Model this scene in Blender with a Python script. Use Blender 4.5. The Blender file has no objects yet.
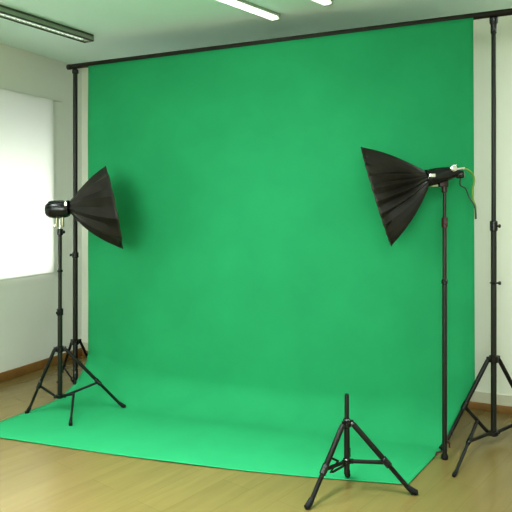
import bpy, bmesh, math, random
from mathutils import Vector, Matrix, noise

random.seed(7)
C = bpy.context.scene.collection
PI = math.pi

# ------------------------------------------------------------------ room frame
EYE = 1.54                       # camera height; the camera stands at x=0, y=0
YAW = math.radians(25.26)        # camera turned to the left of the room's long axis
FOC = 602.0                      # focal length in units of a 512-wide frame
HOR = 205.0                      # row of the horizon
RV = Vector((math.cos(YAW), math.sin(YAW), 0))
FW = Vector((-math.sin(YAW), math.cos(YAW), 0))
XL, XR, YB, YF, H = -4.25, 2.3, 4.82, -2.6, 2.95   # room: left, right, back, front, ceiling


def at(px, py, d):
    """world point seen at (px, py) at depth d metres"""
    return RV * ((px - 256) / FOC * d) + FW * d + Vector((0, 0, EYE + (HOR - py) * d / FOC))


def on_floor(px, py, z=0.0):
    d = FOC * (EYE - z) / (py - HOR)
    p = at(px, py, d)
    p.z = z
    return p


# ------------------------------------------------------------------ materials
def mat(name, col, rough=0.6, metal=0.0, var=0.0, vscale=8.0, bump=0.0, bscale=60.0, spec=0.5, coat=0.0, sheen=0.0):
    m = bpy.data.materials.new(name)
    m.use_nodes = True
    nt = m.node_tree
    b = nt.nodes['Principled BSDF']
    b.inputs['Base Color'].default_value = (*col, 1)
    b.inputs['Roughness'].default_value = rough
    b.inputs['Metallic'].default_value = metal
    b.inputs['Specular IOR Level'].default_value = spec
    b.inputs['Coat Weight'].default_value = coat
    b.inputs['Sheen Weight'].default_value = sheen
    tc = nt.nodes.new('ShaderNodeTexCoord')
    if var > 0:
        n = nt.nodes.new('ShaderNodeTexNoise')
        n.inputs['Scale'].default_value = vscale
        n.inputs['Detail'].default_value = 4
        r = nt.nodes.new('ShaderNodeValToRGB')
        r.color_ramp.elements[0].position = 0.3
        r.color_ramp.elements[1].position = 0.7
        r.color_ramp.elements[0].color = (*[c * (1 - var) for c in col], 1)
        r.color_ramp.elements[1].color = (*[min(1, c * (1 + var)) for c in col], 1)
        nt.links.new(tc.outputs['Object'], n.inputs['Vector'])
        nt.links.new(n.outputs['Fac'], r.inputs['Fac'])
        nt.links.new(r.outputs['Color'], b.inputs['Base Color'])
    if bump > 0:
        n2 = nt.nodes.new('ShaderNodeTexNoise')
        n2.inputs['Scale'].default_value = bscale
        n2.inputs['Detail'].default_value = 3
        bp = nt.nodes.new('ShaderNodeBump')
        bp.inputs['Strength'].default_value = bump
        bp.inputs['Distance'].default_value = 0.01
        nt.links.new(tc.outputs['Object'], n2.inputs['Vector'])
        nt.links.new(n2.outputs['Fac'], bp.inputs['Height'])
        nt.links.new(bp.outputs['Normal'], b.inputs['Normal'])
    return m


def emit_mat(name, col, strength):
    m = bpy.data.materials.new(name)
    m.use_nodes = True
    b = m.node_tree.nodes['Principled BSDF']
    b.inputs['Base Color'].default_value = (*col, 1)
    b.inputs['Emission Color'].default_value = (*col, 1)
    b.inputs['Emission Strength'].default_value = strength
    return m


M = {}
M['wall'] = mat('wall_paint', (0.84, 0.85, 0.74), 0.85, var=0.02, vscale=1.5, bump=0.05, bscale=120)
M['wall_left'] = mat('left_wall_paint', (0.83, 0.85, 0.80), 0.85, var=0.02, vscale=1.5, bump=0.05, bscale=120)
M['ceiling'] = mat('ceiling_paint', (0.78, 0.97, 0.94), 0.9, var=0.015, vscale=1.2)
M['green'] = mat('chroma_cloth', (0.026, 0.285, 0.117), 0.9, var=0.05, vscale=3.0, bump=0.06, bscale=14, spec=0.15)
M['black_metal'] = mat('black_metal', (0.009, 0.0085, 0.007), 0.45, metal=0.0, spec=0.35, var=0.25, vscale=6)
M['dark_tube'] = mat('dark_tube', (0.013, 0.0135, 0.0095), 0.4, metal=0.0, spec=0.4, var=0.2, vscale=5)
M['brown_tube'] = mat('brown_tube', (0.024, 0.0125, 0.010), 0.45, metal=0.0, spec=0.4, var=0.2, vscale=5)
M['bar'] = mat('crossbar_paint', (0.018, 0.013, 0.009), 0.55, metal=0.0, spec=0.3, var=0.3, vscale=4)
M['black_plastic'] = mat('black_plastic', (0.006, 0.0065, 0.007), 0.25, spec=0.5)
M['rubber'] = mat('black_rubber', (0.006, 0.006, 0.006), 0.7, spec=0.3)
M['softbox'] = mat('softbox_nylon', (0.012, 0.0098, 0.0068), 0.45, var=0.4, vscale=10, bump=0.12, bscale=40, spec=0.35)
M['rim'] = mat('softbox_piping', (0.024, 0.017, 0.010), 0.7)
M['diffuser'] = mat('white_diffuser', (0.8, 0.8, 0.78), 0.8)
M['chrome'] = mat('bright_metal', (0.78, 0.77, 0.74), 0.22, metal=0.9)
M['brass'] = mat('dull_brass', (0.42, 0.40, 0.27), 0.4, metal=0.6)
M['knob_red'] = mat('dark_red_plastic', (0.05, 0.016, 0.013), 0.5)
M['cable_green'] = mat('olive_cable', (0.16, 0.27, 0.05), 0.5)
M['cable_dark'] = mat('dark_cable', (0.015, 0.035, 0.02), 0.5)
M['wood_trim'] = mat('brown_baseboard', (0.30, 0.155, 0.045), 0.45, var=0.2, vscale=7)
M['cream_trim'] = mat('cream_skirting', (0.66, 0.63, 0.50), 0.7)
M['louver'] = mat('grey_green_louvre', (0.36, 0.42, 0.33), 0.4, metal=0.4)
M['louver_dark'] = mat('dark_louvre_edge', (0.10, 0.12, 0.10), 0.4, metal=0.4)
M['alu'] = mat('bright_louvre_blades', (0.75, 0.77, 0.73), 0.3, metal=0.7)
M['white_metal'] = mat('white_enamel', (0.75, 0.77, 0.72), 0.5)
M['lamp_on'] = emit_mat('lit_tube_cover', (0.97, 1.0, 0.92), 1.7)
M['fleck_glow'] = emit_mat('glowing_flecks', (0.9, 1.0, 0.9), 1.1)  # glow put in for bright flecks between the blades of the unlit fixture


def floor_material():
    m = bpy.data.materials.new('laminate_floor')
    m.use_nodes = True
    nt = m.node_tree
    b = nt.nodes['Principled BSDF']
    b.inputs['Roughness'].default_value = 0.27
    b.inputs['Specular IOR Level'].default_value = 0.85
    tc = nt.nodes.new('ShaderNodeTexCoord')
    mp = nt.nodes.new('ShaderNodeMapping')
    mp.inputs['Rotation'].default_value = (0, 0, math.radians(-76))
    nt.links.new(tc.outputs['Object'], mp.inputs['Vector'])
    br = nt.nodes.new('ShaderNodeTexBrick')
    br.offset = 0.37
    br.inputs['Scale'].default_value = 1.0
    br.inputs['Brick Width'].default_value = 1.25
    br.inputs['Row Height'].default_value = 0.19
    br.inputs['Mortar Size'].default_value = 0.0012
    br.inputs['Mortar Smooth'].default_value = 0.3
    br.inputs['Color1'].default_value = (0.200, 0.148, 0.055, 1)
    br.inputs['Color2'].default_value = (0.176, 0.129, 0.047, 1)
    br.inputs['Mortar'].default_value = (0.14, 0.10, 0.028, 1)
    nt.links.new(mp.outputs['Vector'], br.inputs['Vector'])
    st = nt.nodes.new('ShaderNodeMapping')
    st.inputs['Scale'].default_value = (0.9, 8, 1)
    nt.links.new(mp.outputs['Vector'], st.inputs['Vector'])
    n = nt.nodes.new('ShaderNodeTexNoise')
    n.inputs['Scale'].default_value = 1.6
    n.inputs['Detail'].default_value = 6
    n.inputs['Roughness'].default_value = 0.6
    n.inputs['Distortion'].default_value = 0.4
    nt.links.new(st.outputs['Vector'], n.inputs['Vector'])
    r = nt.nodes.new('ShaderNodeValToRGB')
    r.color_ramp.elements[0].position = 0.3
    r.color_ramp.elements[0].color = (0.88, 0.87, 0.84, 1)
    r.color_ramp.elements[1].position = 0.7
    r.color_ramp.elements[1].color = (1.06, 1.05, 1.03, 1)
    nt.links.new(n.outputs['Fac'], r.inputs['Fac'])
    mx = nt.nodes.new('ShaderNodeMix')
    mx.data_type = 'RGBA'
    mx.blend_type = 'MULTIPLY'
    mx.inputs[0].default_value = 1.0
    nt.links.new(br.outputs['Color'], mx.inputs[6])
    nt.links.new(r.outputs['Color'], mx.inputs[7])
    nt.links.new(mx.outputs[2], b.inputs['Base Color'])
    bp = nt.nodes.new('ShaderNodeBump')
    bp.inputs['Strength'].default_value = 0.05
    bp.inputs['Distance'].default_value = 0.004
    nt.links.new(n.outputs['Fac'], bp.inputs['Height'])
    nt.links.new(bp.outputs['Normal'], b.inputs['Normal'])
    return m


M['floor'] = floor_material()


def blind_material():
    m = bpy.data.materials.new('blind_fabric')
    m.use_nodes = True
    nt = m.node_tree
    nt.nodes.clear()
    o = nt.nodes.new('ShaderNodeOutputMaterial')
    d = nt.nodes.new('ShaderNodeBsdfDiffuse')
    t = nt.nodes.new('ShaderNodeBsdfTranslucent')
    tc = nt.nodes.new('ShaderNodeTexCoord')
    w = nt.nodes.new('ShaderNodeTexWave')
    w.inputs['Scale'].default_value = 60
    r = nt.nodes.new('ShaderNodeValToRGB')
    r.color_ramp.elements[0].color = (0.80, 0.82, 0.78, 1)
    r.color_ramp.elements[1].color = (0.84, 0.86, 0.82, 1)
    nt.links.new(tc.outputs['Object'], w.inputs['Vector'])
    nt.links.new(w.outputs['Color'], r.inputs['Fac'])
    nt.links.new(r.outputs['Color'], d.inputs['Color'])
    nt.links.new(r.outputs['Color'], t.inputs['Color'])
    mx = nt.nodes.new('ShaderNodeMixShader')
    mx.inputs[0].default_value = 0.55
    nt.links.new(d.outputs[0], mx.inputs[1])
    nt.links.new(t.outputs[0], mx.inputs[2])
    nt.links.new(mx.outputs[0], o.inputs['Surface'])
    return m


def glass_material():
    m = bpy.data.materials.new('window_glass')
    m.use_nodes = True
    nt = m.node_tree
    nt.nodes.clear()
    o = nt.nodes.new('ShaderNodeOutputMaterial')
    t = nt.nodes.new('ShaderNodeBsdfTransparent')
    g = nt.nodes.new('ShaderNodeBsdfGlossy')
    g.inputs['Roughness'].default_value = 0.02
    lw = nt.nodes.new('ShaderNodeFresnel')
    lw.inputs['IOR'].default_value = 1.45
    mx = nt.nodes.new('ShaderNodeMixShader')
    nt.links.new(lw.outputs[0], mx.inputs[0])
    nt.links.new(t.outputs[0], mx.inputs[1])
    nt.links.new(g.outputs[0], mx.inputs[2])
    nt.links.new(mx.outputs[0], o.inputs['Surface'])
    return m


M['blind'] = blind_material()
M['glass'] = glass_material()


# ------------------------------------------------------------------ mesh helpers
class MB:
    """collects shapes in world space and links them as one mesh"""

    def __init__(self):
        self.bm = bmesh.new()

    def box(self, c, s, rot=None, bevel=0.0):
        t = bmesh.new()
        bmesh.ops.create_cube(t, size=1.0)
        bmesh.ops.scale(t, vec=Vector(s), verts=t.verts)
        if bevel > 0:
            bmesh.ops.bevel(t, geom=list(t.edges), offset=bevel, segments=2, affect='EDGES', profile=0.6)
        mtx = Matrix.Translation(Vector(c)) @ (rot.to_4x4() if rot else Matrix.Identity(4))
        bmesh.ops.transform(t, matrix=mtx, verts=t.verts)
        self._merge(t)
        return self

    def _merge(self, t):
        me = bpy.data.meshes.new('tmp')
        t.to_mesh(me)
        t.free()
        self.bm.from_mesh(me)
        bpy.data.meshes.remove(me)

    def tube(self, path, r, seg=12, flat=1.0, cap=True):
        """round tube along a polyline, r a number or one radius per point"""
        pts = [Vector(p) for p in path]
        rs = r if isinstance(r, (list, tuple)) else [r] * len(pts)
        rings = []
        ref = None
        for i, p in enumerate(pts):
            if i == 0:
                t = pts[1] - pts[0]
            elif i == len(pts) - 1:
                t = pts[-1] - pts[-2]
            else:
                t = (pts[i + 1] - p).normalized() + (p - pts[i - 1]).normalized()
            if t.length < 1e-9:
                t = Vector((0, 0, 1))
            t.normalize()
            if ref is None:
                ref = Vector((0, 0, 1)) if abs(t.z) < 0.9 else Vector((1, 0, 0))
            u = (ref - t * ref.dot(t)).normalized()
            v = t.cross(u)
            ref = u
            ring = []
            for k in range(seg):
                a = 2 * PI * k / seg
                ring.append(self.bm.verts.new(p + (u * math.cos(a) * flat + v * math.sin(a)) * rs[i]))
            rings.append(ring)
        for a, b in zip(rings, rings[1:]):
            for k in range(seg):
                self.bm.faces.new((a[k], a[(k + 1) % seg], b[(k + 1) % seg], b[k]))
        if cap:
            self.bm.faces.new(list(reversed(rings[0])))
            self.bm.faces.new(rings[-1])
        return self

    def lathe(self, prof, origin, axis, seg=24):
        """prof: list of (distance along axis, radius)"""
        o = Vector(origin)
        a = Vector(axis).normalized()
        pts = [o + a * h for h, _ in prof]
        # straight axis: rings share one frame
        u = a.orthogonal().normalized()
        v = a.cross(u)
        rings = []
        for p, (h, r) in zip(pts, prof):
            rings.append([self.bm.verts.new(p + (u * math.cos(2 * PI * k / seg) + v * math.sin(2 * PI * k / seg)) * max(r, 1e-4)) for k in range(seg)])
        for x, y in zip(rings, rings[1:]):
            for k in range(seg):
                self.bm.faces.new((x[k], x[(k + 1) % seg], y[(k + 1) % seg], y[k]))
        self.bm.faces.new(list(reversed(rings[0])))
        self.bm.faces.new(rings[-1])
        return self

    def build(self, name, material, parent=None, smooth=True, origin=None):
        bmesh.ops.recalc_face_normals(self.bm, faces=self.bm.faces)
        base = Vector(parent['_base']) if parent is not None and '_base' in parent else (Vector(origin) if origin is not None else Vector((0, 0, 0)))
        bmesh.ops.translate(self.bm, vec=-base, verts=self.bm.verts)
        me = bpy.data.meshes.new(name)
        self.bm.to_mesh(me)
        self.bm.free()
        me.materials.append(material)
        if smooth:
            for p in me.polygons:
                p.use_smooth = True
            try:
                me.set_sharp_from_angle(angle=math.radians(36))
            except Exception:
                pass
        o = bpy.data.objects.new(name, me)
        C.objects.link(o)
        if parent is not None:
            o.parent = parent
            o['_base'] = list(base)
        else:
            o.location = base
        return o


def thing(name, label, cat, loc, group=None):
    o = bpy.data.objects.new(name, None)
    o.empty_display_size = 0.1
    C.objects.link(o)
    o.location = loc
    o['label'] = label
    o['category'] = cat
    o['_base'] = list(loc)
    if group:
        o['group'] = group
    return o


def tag(o, label, cat, group=None):
    o['label'] = label
    o['category'] = cat
    if group:
        o['group'] = group
    return o


def struct(o):
    o['kind'] = 'structure'
    return o


# ------------------------------------------------------------------ the setting
T = 0.12
struct(MB().box(((XL + XR) / 2, (YB + YF) / 2, -0.06), (XR - XL + 2 * T, YB - YF + 2 * T, 0.12)).build('floor', M['floor'], smooth=False))
struct(MB().box(((XL + XR) / 2, (YB + YF) / 2, H + 0.06), (XR - XL + 2 * T, YB - YF + 2 * T, 0.12)).build('ceiling', M['ceiling'], smooth=False))
struct(MB().box(((XL + XR) / 2, YB + T / 2, H / 2), (XR - XL + 2 * T, T, H)).build('wall_back', M['wall'], smooth=False))
struct(MB().box((XR + T / 2, (YB + YF) / 2, H / 2), (T, YB - YF, H)).build('wall_right', M['wall'], smooth=False))
struct(MB().box(((XL + XR) / 2, YF - T / 2, H / 2), (XR - XL + 2 * T, T, H)).build('wall_front', M['wall'], smooth=False))
# left wall with the window opening
WY0, WY1, WZ0, WZ1 = 2.05, 4.396, 0.893, 2.53
w = MB()
w.box((XL - T / 2, (YF + WY0) / 2, H / 2), (T, WY0 - YF, H))
w.box((XL - T / 2, (WY1 + YB) / 2, H / 2), (T, YB - WY1, H))
w.box((XL - T / 2, (WY0 + WY1) / 2, WZ0 / 2), (T, WY1 - WY0, WZ0))
w.box((XL - T / 2, (WY0 + WY1) / 2, (WZ1 + H) / 2), (T, WY1 - WY0, H - WZ1))
struct(w.build('wall_left', M['wall_left'], smooth=False))

win = MB()
fw = 0.022
ym, zm = (WY0 + WY1) / 2, (WZ0 + WZ1) / 2
xw = XL - 0.085
for y in (WY0 + fw / 2, WY1 - fw / 2, ym):
    win.box((xw, y, zm), (0.05, fw, WZ1 - WZ0))
for z in (WZ0 + fw / 2, WZ1 - fw / 2):
    win.box((xw, ym, z), (0.05, WY1 - WY0, fw))
wf = struct(win.build('window_1', M['white_metal'], smooth=False))
for a, b in ((WY0 + fw, ym - fw / 2), (ym + fw / 2, WY1 - fw)):
    MB().box((xw, (a + b) / 2, zm), (0.006, b - a, WZ1 - WZ0 - 2 * fw)).build('window_pane', M['glass'], wf, smooth=False)

# baseboards
struct(MB().box((XL + 0.009, (YB + YF) / 2, 0.04), (0.018, YB - YF, 0.08), bevel=0.004).build('baseboard_left', M['wood_trim']))
struct(MB().box(((XL + XR) / 2 + 0.01, YB - 0.009, 0.028), (XR - XL - 0.02, 0.018, 0.056), bevel=0.004).build('baseboard_back', M['wood_trim']))
struct(MB().box(((XL + XR) / 2 + 0.01, YB - 0.005, 0.095), (XR - XL - 0.02, 0.010, 0.078)).build('trim_1', M['cream_trim'], smooth=False))

# roller blind over the window
BY0, BY1, BZ0, BZ1 = 2.0, 4.404, 0.885, 2.545
bl = thing('roller_blind', 'white backlit roller blind covering the window on left wall', 'blind', (XL + 0.02, (BY0 + BY1) / 2, BZ0))
MB().box((XL + 0.024, (BY0 + BY1) / 2, (BZ0 + BZ1) / 2), (0.002, BY1 - BY0, BZ1 - BZ0)).build('blind_fabric', M['blind'], bl, smooth=False)
MB().box((XL + 0.014, (BY0 + BY1) / 2 + 0.05, BZ1 + 0.006), (0.024, BY1 - BY0 + 0.14, 0.012), bevel=0.003).build('head_rail', M['white_metal'], bl)
MB().box((XL + 0.024, (BY0 + BY1) / 2, BZ0 + 0.004), (0.012, BY1 - BY0, 0.014), bevel=0.003).build('bottom_bar', M['white_metal'], bl)


# ------------------------------------------------------------------ ceiling lights
def rotz(a):
    return Matrix.Rotation(a, 3, 'Z')


def ceiling_light_louvre(end, direction, length, width, label):
    """long recessed-blade fixture; end = centre of its visible end"""
    d = Vector(direction).normalized()
    ang = math.atan2(d.y, d.x)
    R = rotz(ang)
    c = Vector(end) - d * length / 2
    dz = 0.050
    t = thing('ceiling_light', label, 'ceiling light', (c.x, c.y, H - dz))
    n = Vector((-d.y, d.x, 0))
    h = MB()
    h.box((c.x, c.y, H - 0.010), (length, width * 0.9, 0.020), R)
    for s in (-1, 1):
        p = c + n * s * (width / 2 - 0.006)
        h.box((p.x, p.y, H - dz / 2), (length, 0.012, dz), R, bevel=0.002)
    h.build('housing', M['louver'], t)
    for s in (-1, 1):
        p = c + d * s * (length / 2 + 0.004)
        MB().box((p.x, p.y, H - dz / 2 - 0.002), (0.012, width + 0.012, dz + 0.004), R, bevel=0.002).build('end_cap', M['louver'], t)
    rail = MB()
    for s in (-1, 1):
        for z in (H - dz - 0.001, H - 0.006):
            p = c + n * s * (width / 2 + 0.002)
            rail.box((p.x, p.y, z), (length, 0.010, 0.012), R)
    rail.build('edge_rail', M['louver_dark'], t)
    b = MB()
    nb = int(length / 0.045)
    for k in range(nb):
        p = c + d * (length * ((k + 0.5) / nb - 0.5))
        b.box((p.x, p.y, H - dz + 0.018), (0.006, width - 0.026, 0.034), R)
    b.box((c.x, c.y, H - dz + 0.018), (length, 0.006, 0.034), R)
    b.build('louver', M['alu'], t)
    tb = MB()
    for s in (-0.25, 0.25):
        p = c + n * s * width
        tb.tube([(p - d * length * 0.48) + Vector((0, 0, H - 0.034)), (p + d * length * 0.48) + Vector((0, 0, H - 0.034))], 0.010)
    tb.build('lamp_tube', M['fleck_glow'], t)
    return t


def ceiling_light_batten(end, direction, length, width, label):
    d = Vector(direction).normalized()
    R = rotz(math.atan2(d.y, d.x))
    c = Vector(end) - d * length / 2
    t = thing('ceiling_light', label, 'ceiling light', (c.x, c.y, H - 0.05), 'lit ceiling battens')
    MB().box((c.x, c.y, H - 0.011), (length, width + 0.02, 0.022), R, bevel=0.003).build('housing', M['louver'], t)
    MB().box((c.x, c.y, H - 0.030), (length - 0.03, width, 0.024), R, bevel=0.008).build('diffuser', M['lamp_on'], t)
    for s in (-1, 1):
        p = c + d * s * (length / 2 - 0.006)
        MB().box((p.x, p.y, H - 0.023), (0.012, width + 0.012, 0.042), R, bevel=0.003).build('end_cap', M['louver'], t)
    return t


def ceil_pt(px, py, z=H - 0.05):
    d = FOC * (z - EYE) / (HOR - py)
    p = at(px, py, d)
    return Vector((p.x, p.y, 0))


a0, a1 = ceil_pt(0, 14), ceil_pt(89, 41.5)
ceiling_light_louvre(a1, a1 - a0, 2.4, 0.085, 'grey louvred ceiling light at the far left, unlit metal grille underside')
b0, b1 = ceil_pt(225.5, 3), ceil_pt(276.5, 21.5)
ceiling_light_batten(b1, b1 - b0, 1.25, 0.055, 'lit white strip light on the ceiling, the longer one left of the short one')
c0, c1 = ceil_pt(308, -2), ceil_pt(329, 6.5)
ceiling_light_batten(c1, c1 - c0, 1.25, 0.055, 'lit white strip light mostly cut off by the top edge of the picture')

# ------------------------------------------------------------------ backdrop, crossbar
DB = 5.05
PL = at(75.3, 0, DB); PL.z = 0       # foot of the left backdrop pole
PR = at(493.7, 0, 3.9); PR.z = 0      # foot of the right backdrop pole
ZL = EYE + (HOR - 66.5) * DB / FOC   # bar height at the left pole
ZR = EYE + (HOR - 13.5) * 3.9 / FOC   # ... at the right pole
bdir = (PR - PL).normalized()
BL = Vector((PL.x, PL.y, ZL)) - bdir * 0.05
BR = Vector((PR.x, PR.y, ZR)) + bdir * 0.125
cb = thing('crossbar', 'long dark brown horizontal crossbar holding up the green backdrop', 'crossbar', tuple((BL + BR) / 2))
MB().tube([BL, BR], 0.0215, 16).build('bar', M['bar'], cb)
for p, s in ((BL, -1), (BR, 1)):
    MB().lathe([(0, 0.020), (0.004, 0.023), (0.028, 0.023), (0.032, 0.016)], p - bdir * s * 0.004, bdir * s, 16).build('end_cap', M['black_plastic'], cb)


def bar_at(x):
    f = (x - PL.x) / (PR.x - PL.x)
    return PL.y + f * (PR.y - PL.y), ZL + f * (ZR - ZL)


RAY_L = -3.377


def cloth():
    NU, NV = 72, 150
    bm = bmesh.new()
    grid = []
    XCL = RAY_L
    for j in range(NV + 1):
        row = []
        v = j / NV
        for i in range(NU + 1):
            u = i / NU
            le, re = max(0, 1 - 2 * u) ** 2, max(0, 2 * u - 1) ** 2
            zs = 0.20 + 0.13 * (le + re)
            dy = 0.28 + 0.14 * le - 0.06 * re
            # right edge: -0.393 at the bar, -0.383 where the sweep begins, then drawn in towards the floor
            x0 = XCL - 0.058 + u * (-0.56 - XCL + 0.058)
            yh = bar_at(x0)[0] - 0.0225
            if v < 0.5:                                   # hanging
                f = v / 0.5
                x = XCL + u * (-0.393 + 0.010 * f - XCL)
                y, zb = bar_at(x)
                ztop = zb - 0.016
                z = ztop + (zs - ztop) * f
                y -= 0.0225
            elif v < 0.68:                                # curved foot of the sweep
                f = (v - 0.5) / 0.18
                th = f * PI / 2
                xa = XCL + u * (-0.383 - XCL)
                g = f * (1 - u) + math.sin(th) * u
                x = xa + (x0 - xa) * g
                y = bar_at(x)[0] - 0.0225 - dy * (1 - math.cos(th))
                z = 0.005 + (zs - 0.005) * (1 - math.sin(th))
            else:                                         # lying on the floor
                f = (v - 0.68) / 0.32
                xe = XCL - 0.096 + u * (-0.655 - XCL + 0.096)
                ye = 2.835 + u * (3.345 - 2.835) - 0.07 * math.sin(PI * u ** 1.3)
                x = x0 + (xe - x0) * f
                y = (yh - dy) * (1 - f) + ye * f
                z = 0.005
            p = Vector((x, y, z))
            n = noise.noise(Vector((x * 1.3, v * 5.0, 2.0))) * 0.006 + noise.noise(Vector((x * 3.1, v * 8.0, 5.0))) * 0.0025
            if v < 0.5:
                p.y -= abs(n) * min(1, v * 8)
            elif v < 0.68:
                p.y -= abs(n)
                p.z += abs(n) * 0.5
            else:
                p.z += max(0, n) * 0.7
            row.append(bm.verts.new(p))
        grid.append(row)
    for j in range(NV):
        for i in range(NU):
            bm.faces.new((grid[j][i], grid[j][i + 1], grid[j + 1][i + 1], grid[j + 1][i]))
    base = Vector((-2.0, 3.7, 0))
    bmesh.ops.translate(bm, vec=-base, verts=bm.verts)
    bmesh.ops.recalc_face_normals(bm, faces=bm.faces)
    me = bpy.data.meshes.new('backdrop')
    bm.to_mesh(me)
    bm.free()
    me.materials.append(M['green'])
    for p in me.polygons:
        p.use_smooth = True
    o = bpy.data.objects.new('backdrop', me)
    o.location = base
    C.objects.link(o)
    s = o.modifiers.new('thickness', 'SOLIDIFY')
    s.thickness = 0.003
    s.offset = 0
    tag(o, 'green chroma key cloth backdrop hanging from the crossbar and sweeping over the floor', 'backdrop')


cloth()


# ------------------------------------------------------------------ stands
def collar(p, r, h=0.05, m='black_plastic', parent=None, name='collar', knob=None):
    p = Vector(p)
    o = MB().lathe([(-h / 2, r), (-h / 2 + 0.006, r * 1.45), (h / 2 - 0.006, r * 1.45), (h / 2, r)], p, (0, 0, 1), 18).build(name, M[m], parent)
    if knob is not None:
        k = Vector(knob).normalized()
        MB().lathe([(0, 0.006), (r * 1.5 + 0.003, 0.006), (r * 1.5 + 0.004, 0.012), (r * 1.5 + 0.015, 0.012), (r * 1.5 + 0.018, 0.008)], p, k, 14).build('knob', M[m], o)
    return o


def leg(parent, top, foot, r=0.013, m='black_metal', knee=0.5, bent=None):
    """one straight leg: upper tube, thinner lower section and a rubber foot"""
    top, foot = Vector(top), Vector(foot)
    d = (foot - top).normalized()
    k = top.lerp(foot, knee)
    end = foot - d * 0.012
    l = MB().tube([top, top.lerp(k, 0.06), k, k + d * 0.004, end], [r * 0.85, r, r, r * 0.82, r * 0.82], 10).build('leg', M[m], parent)
    MB().tube([k - d * 0.03, k - d * 0.026, k + d * 0.022, k + d * 0.026], [r, r * 1.25, r * 1.25, r], 10).build('leg_joint', M['black_plastic'], l)
    ftop = foot - d * 0.055
    fx = Vector((d.x, d.y, 0))
    fx = fx.normalized() if fx.length > 1e-4 else Vector((0, 0, 0))
    low = Vector((foot.x, foot.y, foot.z + r * 1.1))
    MB().tube([ftop, ftop.lerp(low, 0.15), low, low + fx * r * 1.1 - Vector((0, 0, r * 0.1))], [r * 0.8, r * 1.0, r * 1.12, r * 0.8], 10).build('rubber_foot', M['rubber'], l)
    return l


def brace(parent, a, b, r=0.007, m='black_metal'):
    return MB().tube([a, b], r, 8, flat=1.3).build('brace', M[m], parent)


def hub(parent, p, r, feet, name='hub', h=0.04):
    b = MB().lathe([(-h / 2, r * 0.8), (-h / 2 + 0.006, r * 1.5), (h / 2 - 0.006, r * 1.5), (h / 2, r)], p, (0, 0, 1), 16)
    for f in feet:
        d = Vector((f[0] - p[0], f[1] - p[1], 0)).normalized()
        c = Vector(p) + d * r * 1.6
        b.box(c, (r * 2.0, r * 0.9, h * 0.7), rotz(math.atan2(d.y, d.x)), bevel=0.002)
    return b.build(name, M['black_plastic'], parent)


def tripod_base(t, c, zc, zh, feet, r, lr, br=0.007, knee=0.5, leg_m='black_metal', zfoot=0.0):
    """collar at height zc, lower hub at height zh on the pole at c, legs to the feet"""
    c = Vector((c[0], c[1], 0))
    top = c + Vector((0, 0, zc))
    low = c + Vector((0, 0, zh))
    hub(t, top, r, feet, 'leg_collar', 0.05)
    hub(t, low, r, feet, 'hub', 0.035)
    for i, f in enumerate(feet):
        f = Vector(f)
        d = Vector((f.x - c.x, f.y - c.y, 0)).normalized()
        a = top + d * r * 2.2
        kn = knee[i] if isinstance(knee, (list, tuple)) else knee
        leg(t, a, f, lr, leg_m, kn)
        brace(t, a.lerp(f, kn), low + d * r * 1.8, br)


CL = 0.008     # top of the cloth where a foot stands on it

# --- left light stand (under the left softbox)
DA = 4.5
A = at(60, 0, DA); A.z = 0
zA = lambda py: EYE + (HOR - py) * DA / FOC
ta = thing('light_stand', 'black tripod light stand carrying the left softbox, standing half on the cloth', 'light stand', tuple(A))
fl = on_floor(27, 414)
fr = on_floor(124, 408, CL)
ff = on_floor(70.5, 425.5, CL)
MB().tube([A + Vector((0, 0, zA(397))), A + Vector((0, 0, zA(312)))], 0.0175, 16).build('pole', M['dark_tube'], ta)
MB().tube([A + Vector((0, 0, zA(312))), A + Vector((0, 0, zA(231)))], 0.0140, 16).build('pole', M['dark_tube'], ta)
MB().tube([A + Vector((0, 0, zA(231))), A + Vector((0, 0, zA(219)))], 0.0085, 16).build('spigot', M['chrome'], ta)
collar(A + Vector((0, 0, zA(312))), 0.016, 0.055, parent=ta, knob=-RV * 0.2 - FW)
collar(A + Vector((0, 0, zA(232))), 0.015, 0.05, parent=ta, knob=RV - FW * 0.4)
collar(A + Vector((0, 0, zA(271))), 0.0145, 0.018, parent=ta)
tripod_base(ta, A, zA(349), zA(396), [fl, fr], 0.0175, 0.0125, knee=0.56)
# the third leg swings out low, below the braces
fk = at(73.5, 394, DA - 0.10)
low = Vector((ff.x, ff.y, ff.z + 0.012))
l3 = MB().tube([A + Vector((0, 0, zA(396))), fk, low], [0.010, 0.010, 0.008], 10).build('leg', M['black_metal'], ta)
MB().tube([low + (fk - low).normalized() * 0.05, low, low - Vector((0, 0, 0.010))], [0.009, 0.013, 0.012], 10).build('rubber_foot', M['rubber'], l3)

# --- left backdrop stand
B = PL.copy()
zB = lambda py: EYE + (HOR - py) * DB / FOC
tb = thing('backdrop_stand', 'tall dark pole stand in the left room corner holding the crossbar', 'backdrop stand', tuple(B))
MB().tube([B + Vector((0, 0, 0.03)), B + Vector((0, 0, zB(255)))], 0.0205, 16).build('pole', M['dark_tube'], tb)
MB().tube([B + Vector((0, 0, zB(255))), B + Vector((0, 0, ZL - 0.0225))], 0.0185, 16).build('pole', M['dark_tube'], tb)
collar(B + Vector((0, 0, zB(255))), 0.019, 0.05, parent=tb, knob=-RV)
MB().lathe([(-0.06, 0.019), (-0.055, 0.026), (-0.028, 0.026), (-0.0215, 0.019)], B + Vector((0, 0, ZL - 0.002)), (0, 0, 1), 16).build('bar_clamp', M['black_plastic'], tb)
bd = B.normalized()
bfeet = []
for a_ in (180, 37, -58):
    c_, s_ = math.cos(math.radians(a_)), math.sin(math.radians(a_))
    bfeet.append((B.x + 0.235 * (bd.x * c_ - bd.y * s_), B.y + 0.235 * (bd.x * s_ + bd.y * c_), 0))
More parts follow.
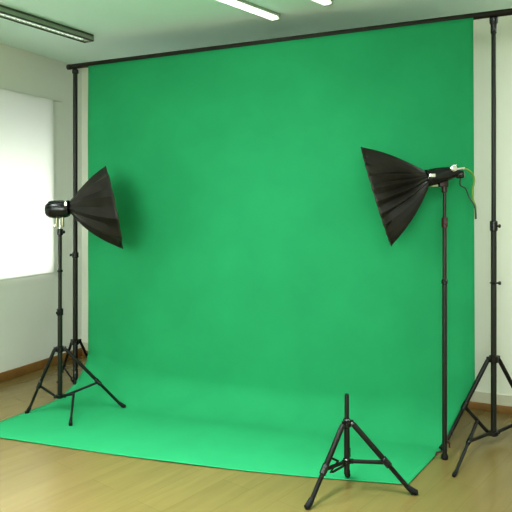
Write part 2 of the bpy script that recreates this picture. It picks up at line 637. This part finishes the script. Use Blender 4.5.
tripod_base(tb, B, zB(342), 0.07, bfeet, 0.0205, 0.011, knee=0.6)

# --- right backdrop stand
DC = 3.9
Cc = PR.copy()
zC = lambda py: EYE + (HOR - py) * DC / FOC
tcs = thing('backdrop_stand', 'tall dark pole stand at the right edge holding the crossbar end', 'backdrop stand', tuple(Cc))
MB().tube([Cc + Vector((0, 0, zC(436))), Cc + Vector((0, 0, zC(228)))], 0.0175, 16).build('pole', M['dark_tube'], tcs)
MB().tube([Cc + Vector((0, 0, zC(228))), Cc + Vector((0, 0, ZR - 0.0215))], 0.0145, 16).build('pole', M['dark_tube'], tcs)
collar(Cc + Vector((0, 0, zC(226))), 0.0165, 0.07, parent=tcs, knob=RV - FW * 0.3)
collar(Cc + Vector((0, 0, zC(283))), 0.0175, 0.014, parent=tcs, knob=RV - FW * 0.2)
MB().lathe([(-0.13, 0.0145), (-0.125, 0.019), (-0.07, 0.019), (-0.06, 0.025), (-0.028, 0.027), (-0.0205, 0.019)], Cc + Vector((0, 0, ZR - 0.002)), (0, 0, 1), 16).build('bar_clamp', M['black_plastic'], tcs)
g2 = on_floor(442, 450)
g3 = Cc + RV * 0.37 + FW * 0.2
tripod_base(tcs, Cc, zC(359), zC(433), [g2, g3], 0.0195, 0.0135, 0.009, knee=(0.52, 0.80))
# the third leg pivots on the brace
g1 = on_floor(454, 477)
dd = Vector((g1.x - Cc.x, g1.y - Cc.y, 0)).normalized()
d2 = Vector((g2.x - Cc.x, g2.y - Cc.y, 0)).normalized()
knee2 = (Cc + Vector((0, 0, zC(359))) + d2 * 0.043).lerp(g2, 0.52)
lo = knee2.lerp(Cc + Vector((0, 0, zC(433))) + d2 * 0.035, 0.52)
leg(tcs, lo, g1, 0.0105, knee=0.40)
kk = lo.lerp(g1, 0.40)
brace(tcs, kk, Cc + Vector((0, 0, zC(431))) + dd * 0.03, 0.009)

# --- right light stand (under the right softbox)
DD = 3.65
D = at(444.6, 0, DD); D.z = 0
zD = lambda py: EYE + (HOR - py) * DD / FOC
td = thing('light_stand', 'slim dark single pole light stand carrying the right softbox', 'light stand', tuple(D))
MB().tube([D + Vector((0, 0, 0.012)), D + Vector((0, 0, zD(282)))], 0.0145, 16).build('pole', M['dark_tube'], td)
MB().tube([D + Vector((0, 0, zD(282))), D + Vector((0, 0, zD(222)))], 0.0125, 16).build('pole', M['brown_tube'], td)
MB().tube([D + Vector((0, 0, zD(222))), D + Vector((0, 0, zD(187) - 0.036))], 0.0098, 16).build('pole', M['brown_tube'], td)
collar(D + Vector((0, 0, zD(222.5))), 0.0125, 0.065, 'knob_red', parent=td, knob=-RV * 0.2 - FW)
collar(D + Vector((0, 0, zD(282))), 0.0130, 0.030, parent=td)
MB().lathe([(0, 0.017), (0.006, 0.021), (0.022, 0.020), (0.034, 0.0145)], D, (0, 0, 1), 16).build('rubber_foot', M['rubber'], td)
for pts in ([at(443.8, 451, DD), at(437, 452.5, DD - 0.01), at(435.6, 455.5, DD - 0.01)], [at(445.4, 439, DD), at(449.3, 443, DD), at(449.6, 447.5, DD)]):
    MB().tube(pts, [0.006, 0.006, 0.005], 8).build('stabilizer', M['knob_red'], td)

# --- small tripod in front
DE = 3.23
E = at(346.8, 0, DE); E.z = 0
zE = lambda py: EYE + (HOR - py) * DE / FOC
te = thing('tripod', 'small empty black tripod standing in front at the cloth edge', 'tripod', tuple(E))
MB().tube([E + Vector((0, 0, zE(474))), E + Vector((0, 0, zE(424)))], 0.0150, 16).build('center_column', M['black_metal'], te)
MB().tube([E + Vector((0, 0, zE(424))), E + Vector((0, 0, zE(396))), E + Vector((0, 0, zE(394)))], [0.0125, 0.0118, 0.010], 16).build('pole', M['black_metal'], te)
e1, e2, e3 = on_floor(308, 509), on_floor(414.5, 495), on_floor(347.5, 477.5, CL)
tripod_base(te, E, zE(423), zE(461), [e1, e2, e3], 0.0135, 0.0150, 0.0085, knee=0.55)
ek = (E + Vector((0, 0, zE(423)))).lerp(e1, 0.42)
hb = E + Vector((0, 0, zE(465)))
ol = at(330.5, 472, DE - 0.03)
MB().tube([ek, at(338, 461, DE - 0.06), ol, ol + RV * 0.012, hb - RV * 0.01], 0.0062, 8).build('brace', M['black_metal'], te)
collar(E + Vector((0, 0, zE(423.5))), 0.0135, 0.045, parent=te, knob=RV - FW * 0.2)


# ------------------------------------------------------------------ studio lights with softboxes
def softbox_shell(parent, apex, rimc, nrm, r0, r1, ribs, sag, bulge, turn=0.0):
    """pleated black cone from the lamp to the round rim"""
    apex, rimc, nrm = Vector(apex), Vector(rimc), Vector(nrm).normalized()
    ax = (rimc - apex)
    up = Vector((0, 0, 1))
    u1 = (up - nrm * up.dot(nrm)).normalized()
    v1 = nrm.cross(u1)
    a = ax.normalized()
    u0 = (up - a * up.dot(a)).normalized()
    v0 = a.cross(u0)
    sub = 6
    nseg = ribs * sub
    nl = 20
    bm = bmesh.new()
    rings = []
    for j in range(nl + 1):
        t = j / nl
        c = apex.lerp(rimc, t)
        rr = r0 + (r1 - r0) * (t + bulge * math.sin(PI * t))
        u = u0.lerp(u1, t).normalized()
        v = v0.lerp(v1, t).normalized()
        ring = []
        for k in range(nseg):
            th = 2 * PI * k / nseg + turn
            f = (k % sub) / sub
            tri = 1 - abs(2 * f - 1)                       # 0 at a rib, 1 between ribs
            half = PI / ribs
            chord = math.cos(half) / math.cos((f - 0.5) * 2 * half)
            s = chord * (1 - sag * tri * (0.22 + 3.0 * t * (1 - t)) + 0.004 * noise.noise(Vector((th * 9, t * 7, ribs))))
            p = c + (u * math.cos(th) + v * math.sin(th)) * rr * s
            if j == nl:
                p += -nrm * (r1 * 0.008 * tri)              # scalloped rim
            ring.append(bm.verts.new(p))
        rings.append(ring)
    for x, y in zip(rings, rings[1:]):
        for k in range(nseg):
            bm.faces.new((x[k], x[(k + 1) % nseg], y[(k + 1) % nseg], y[k]))
    m = MB()
    m.bm.free()
    m.bm = bm
    rim_pts = [v.co.copy() for v in rings[-1]]
    o = m.build('softbox', M['softbox'], parent)
    s = o.modifiers.new('thickness', 'SOLIDIFY')
    s.thickness = 0.003
    # rim piping and white front panel
    pb = MB()
    pb.tube(rim_pts + [rim_pts[0]], 0.0045, 6, cap=False)
    pb.build('rim_piping', M['rim'], o)
    db = bmesh.new()
    vs = [db.verts.new(rimc + (p - rimc) * 0.90 - nrm * 0.016) for p in rim_pts]
    cv = db.verts.new(rimc - nrm * 0.012)
    for k in range(len(vs)):
        db.faces.new((vs[k], vs[(k + 1) % len(vs)], cv))
    m2 = MB()
    m2.bm.free()
    m2.bm = db
    m2.build('diffuser', M['diffuser'], o)
    return o


def camdir(r, u, f):
    return RV * r + Vector((0, 0, u)) + FW * f


# --- left studio light
tA = thing('studio_light', 'studio light with black softbox on the left stand, pointing right', 'studio light', tuple(A + Vector((0, 0, zA(226)))))
apex = at(69.5, 206.5, DA)
rimc = at(113.3, 207.5, DA + 0.03)
softbox_shell(tA, apex, rimc, camdir(0.945, 0.200, 0.285), 0.040, 0.322, 12, 0.15, 0.10, turn=PI / 12)
hd = camdir(-1, -0.03, -0.03)
MB().lathe([(-0.010, 0.052), (0.0, 0.058), (0.02, 0.062), (0.10, 0.064), (0.135, 0.058), (0.155, 0.044), (0.163, 0.020)], at(67.5, 209.3, DA), hd, 24).build('lamp_head', M['black_plastic'], tA)
fin = MB()
for k in range(7):
    a_ = -0.9 + k * 0.42
    dv = Vector((0, 0, 1)) * math.cos(a_) - FW * math.sin(a_)
    p = at(66, 209.3, DA)
    fin.tube([p + dv * 0.0635 + hd * 0.02, p + dv * 0.0655 + hd * 0.05, p + dv * 0.0655 + hd * 0.09, p + dv * 0.061 + hd * 0.125], 0.0035, 6)
fin.build('cooling_fin', M['black_plastic'], tA)
MB().lathe([(-0.012, 0.048), (-0.008, 0.058), (0.006, 0.058), (0.010, 0.050)], at(68.2, 208, DA), hd, 24).build('speed_ring', M['black_metal'], tA)
MB().box(at(67.6, 204.6, DA) - FW * 0.046, (0.020, 0.016, 0.042), rotz(YAW), bevel=0.004).build('ring_lug', M['chrome'], tA)
yoke = MB()
pm = A + Vector((0, 0, zA(223)))
for s in (-1, 1):
    yoke.box(pm + RV * 0.022 * s + Vector((0, 0, 0.012)), (0.012, 0.03, 0.085), rotz(YAW), bevel=0.003)
yoke.build('bracket', M['brass'], tA)
MB().lathe([(0, 0.012), (0.014, 0.012), (0.016, 0.006)], pm - RV * 0.028 - Vector((0, 0, 0.022)), -RV, 12).build('knob', M['chrome'], tA)

# --- right studio light
tD = thing('studio_light', 'studio light with pleated black softbox on the right stand, pointing left', 'studio light', tuple(D + Vector((0, 0, zD(188)))))
apex = at(427.5, 177.5, DD)
rimc = at(376.5, 196, DD + 0.02)
softbox_shell(tD, apex, rimc, camdir(-0.935, -0.287, 0.225), 0.042, 0.313, 26, 0.17, 0.095)
hd = camdir(1, 0.235, 0).normalized()
MB().lathe([(-0.012, 0.046), (0.0, 0.050), (0.015, 0.052), (0.06, 0.052), (0.12, 0.043), (0.165, 0.034), (0.19, 0.034), (0.196, 0.026)], at(427.5, 178.5, DD), hd, 22).build('lamp_head', M['black_plastic'], tD)
MB().lathe([(-0.010, 0.044), (-0.008, 0.053), (0.004, 0.053), (0.007, 0.046)], at(428.2, 178.2, DD), hd, 22).build('speed_ring', M['black_metal'], tD)
MB().box(at(429.6, 175.8, DD) - FW * 0.052, (0.038, 0.014, 0.022), rotz(YAW), bevel=0.004).build('ring_lug', M['chrome'], tD)
MB().box(at(433, 185.6, DD) - FW * 0.01, (0.055, 0.016, 0.012), rotz(YAW), bevel=0.003).build('ring_lug', M['brass'], tD)
bk = MB()
bk.lathe([(0, 0.020), (0.006, 0.023), (0.028, 0.021), (0.032, 0.014)], at(451, 168.5, DD) - FW * 0.018, -FW + RV * 0.15, 14)
bk.tube([at(453, 170.2, DD) - FW * 0.026, at(463, 168.2, DD) - FW * 0.020], [0.011, 0.008], 10)
bk.build('power_socket', M['chrome'], tD)
MB().lathe([(-0.024, 0.018), (-0.018, 0.023), (0.018, 0.023), (0.024, 0.018)], at(459.6, 174.6, DD) - FW * 0.01, camdir(1, 0.1, -0.5), 16).build('knob', M['black_plastic'], tD)
br_ = MB()
br_.box(at(443.2, 184, DD), (0.052, 0.046, 0.036), rotz(YAW), bevel=0.005)
br_.lathe([(0, 0.017), (-0.03, 0.017), (-0.035, 0.012)], at(444.4, 187, DD), (0, 0, 1), 14)
br_.build('bracket', M['brown_tube'], tD)


def smooth_path(pts, n=8):
    out = []
    P = [pts[0]] + pts + [pts[-1]]
    for i in range(1, len(P) - 2):
        for k in range(n):
            t = k / n
            p0, p1, p2, p3 = P[i - 1], P[i], P[i + 1], P[i + 2]
            out.append(0.5 * ((2 * p1) + (p2 - p0) * t + (2 * p0 - 5 * p1 + 4 * p2 - p3) * t * t + (3 * p1 - p0 - 3 * p2 + p3) * t ** 3))
    out.append(pts[-1])
    return out


MB().tube(smooth_path([at(462.5, 168.3, DD - 0.02), at(468, 170, DD - 0.02), at(473, 175, DD), at(474, 182, DD + 0.01), at(472.6, 190, DD + 0.01), at(473.3, 200, DD), at(475.3, 207, DD), at(475.6, 219, DD)]), 0.0062, 8).build('cable', M['cable_green'], tD)
MB().tube(smooth_path([at(460.5, 177.5, DD - 0.01), at(460.2, 185, DD - 0.01), at(465.5, 188.5, DD), at(469, 197, DD), at(474, 205, DD - 0.012), at(475.8, 213, DD - 0.012), at(476, 219, DD - 0.012)]), 0.0045, 8).build('cable', M['cable_dark'], tD)

# helper property no longer needed
for o in bpy.data.objects:
    if '_base' in o:
        del o['_base']


# ------------------------------------------------------------------ light
def area(name, loc, size, power, rot=(0, 0, 0), col=(1, 1, 1)):
    l = bpy.data.lights.new(name, 'AREA')
    l.shape = 'RECTANGLE'
    l.size, l.size_y = size
    l.energy = power
    l.color = col
    o = bpy.data.objects.new(name, l)
    o.location = loc
    o.rotation_euler = rot
    C.objects.link(o)
    return o


WARM = (0.92, 1.0, 0.98)
for i, (x, y, p, sp) in enumerate(((-3.5, 2.2, 13, 95), (-2.2, 2.05, 22, 86), (-0.9, 2.05, 22, 86), (0.7, 2.5, 15, 110), (-2.9, 0.2, 24, 180), (-1.2, 0.2, 24, 180), (1.2, 0.6, 14, 180), (-2.0, -1.6, 60, 180), (0.4, -1.6, 30, 180), (0.9, 4.4, 15, 180))):
    lo_ = area('ceiling_fill', (x, y, H - 0.09), (0.16, 1.2 if y < 4 else 0.5), p, (0, 0, 0), WARM)  # added fill lights at ceiling height, out of view and without fixtures
    lo_.data.spread = math.radians(sp)
sl = bpy.data.lights.new('pool_spot', 'SPOT')  # added unseen spot behind the camera, makes a bright pool on the cloth
sl.energy = 1450
sl.color = WARM
sl.shadow_soft_size = 1.5
sl.spot_size = math.radians(36)
sl.spot_blend = 1.0
so = bpy.data.objects.new('pool_spot', sl)
so.location = (-0.3, -1.6, 2.3)
so.rotation_euler = (Vector((-1.75, 4.0, 1.85)) - so.location).to_track_quat('-Z', 'Y').to_euler()
C.objects.link(so)
# daylight outside the window
area('daylight', (XL - 1.0, (WY0 + WY1) / 2, 1.0), (1.9, 3.6), 180, (0, math.radians(-90), 0), (1.0, 1.0, 0.98))

wd = bpy.data.worlds.new('World')
bpy.context.scene.world = wd
wd.use_nodes = True
bg = wd.node_tree.nodes['Background']
bg.inputs['Color'].default_value = (0.9, 0.95, 1.0, 1)
bg.inputs['Strength'].default_value = 0.6

# ------------------------------------------------------------------ camera
cam = bpy.data.cameras.new('camera')
cam.sensor_width = 36
cam.lens = FOC / 512 * 36
cam.shift_y = (HOR - 256) / 512
cam.clip_start = 0.05
co = bpy.data.objects.new('camera', cam)
co.location = (0, 0, EYE)
co.rotation_euler = (PI / 2, 0, YAW)
C.objects.link(co)
sc = bpy.context.scene
sc.camera = co
sc.view_settings.view_transform = 'Standard'
sc.view_settings.look = 'Medium High Contrast'
sc.view_settings.exposure = 0.27
sc.cycles.max_bounces = 8
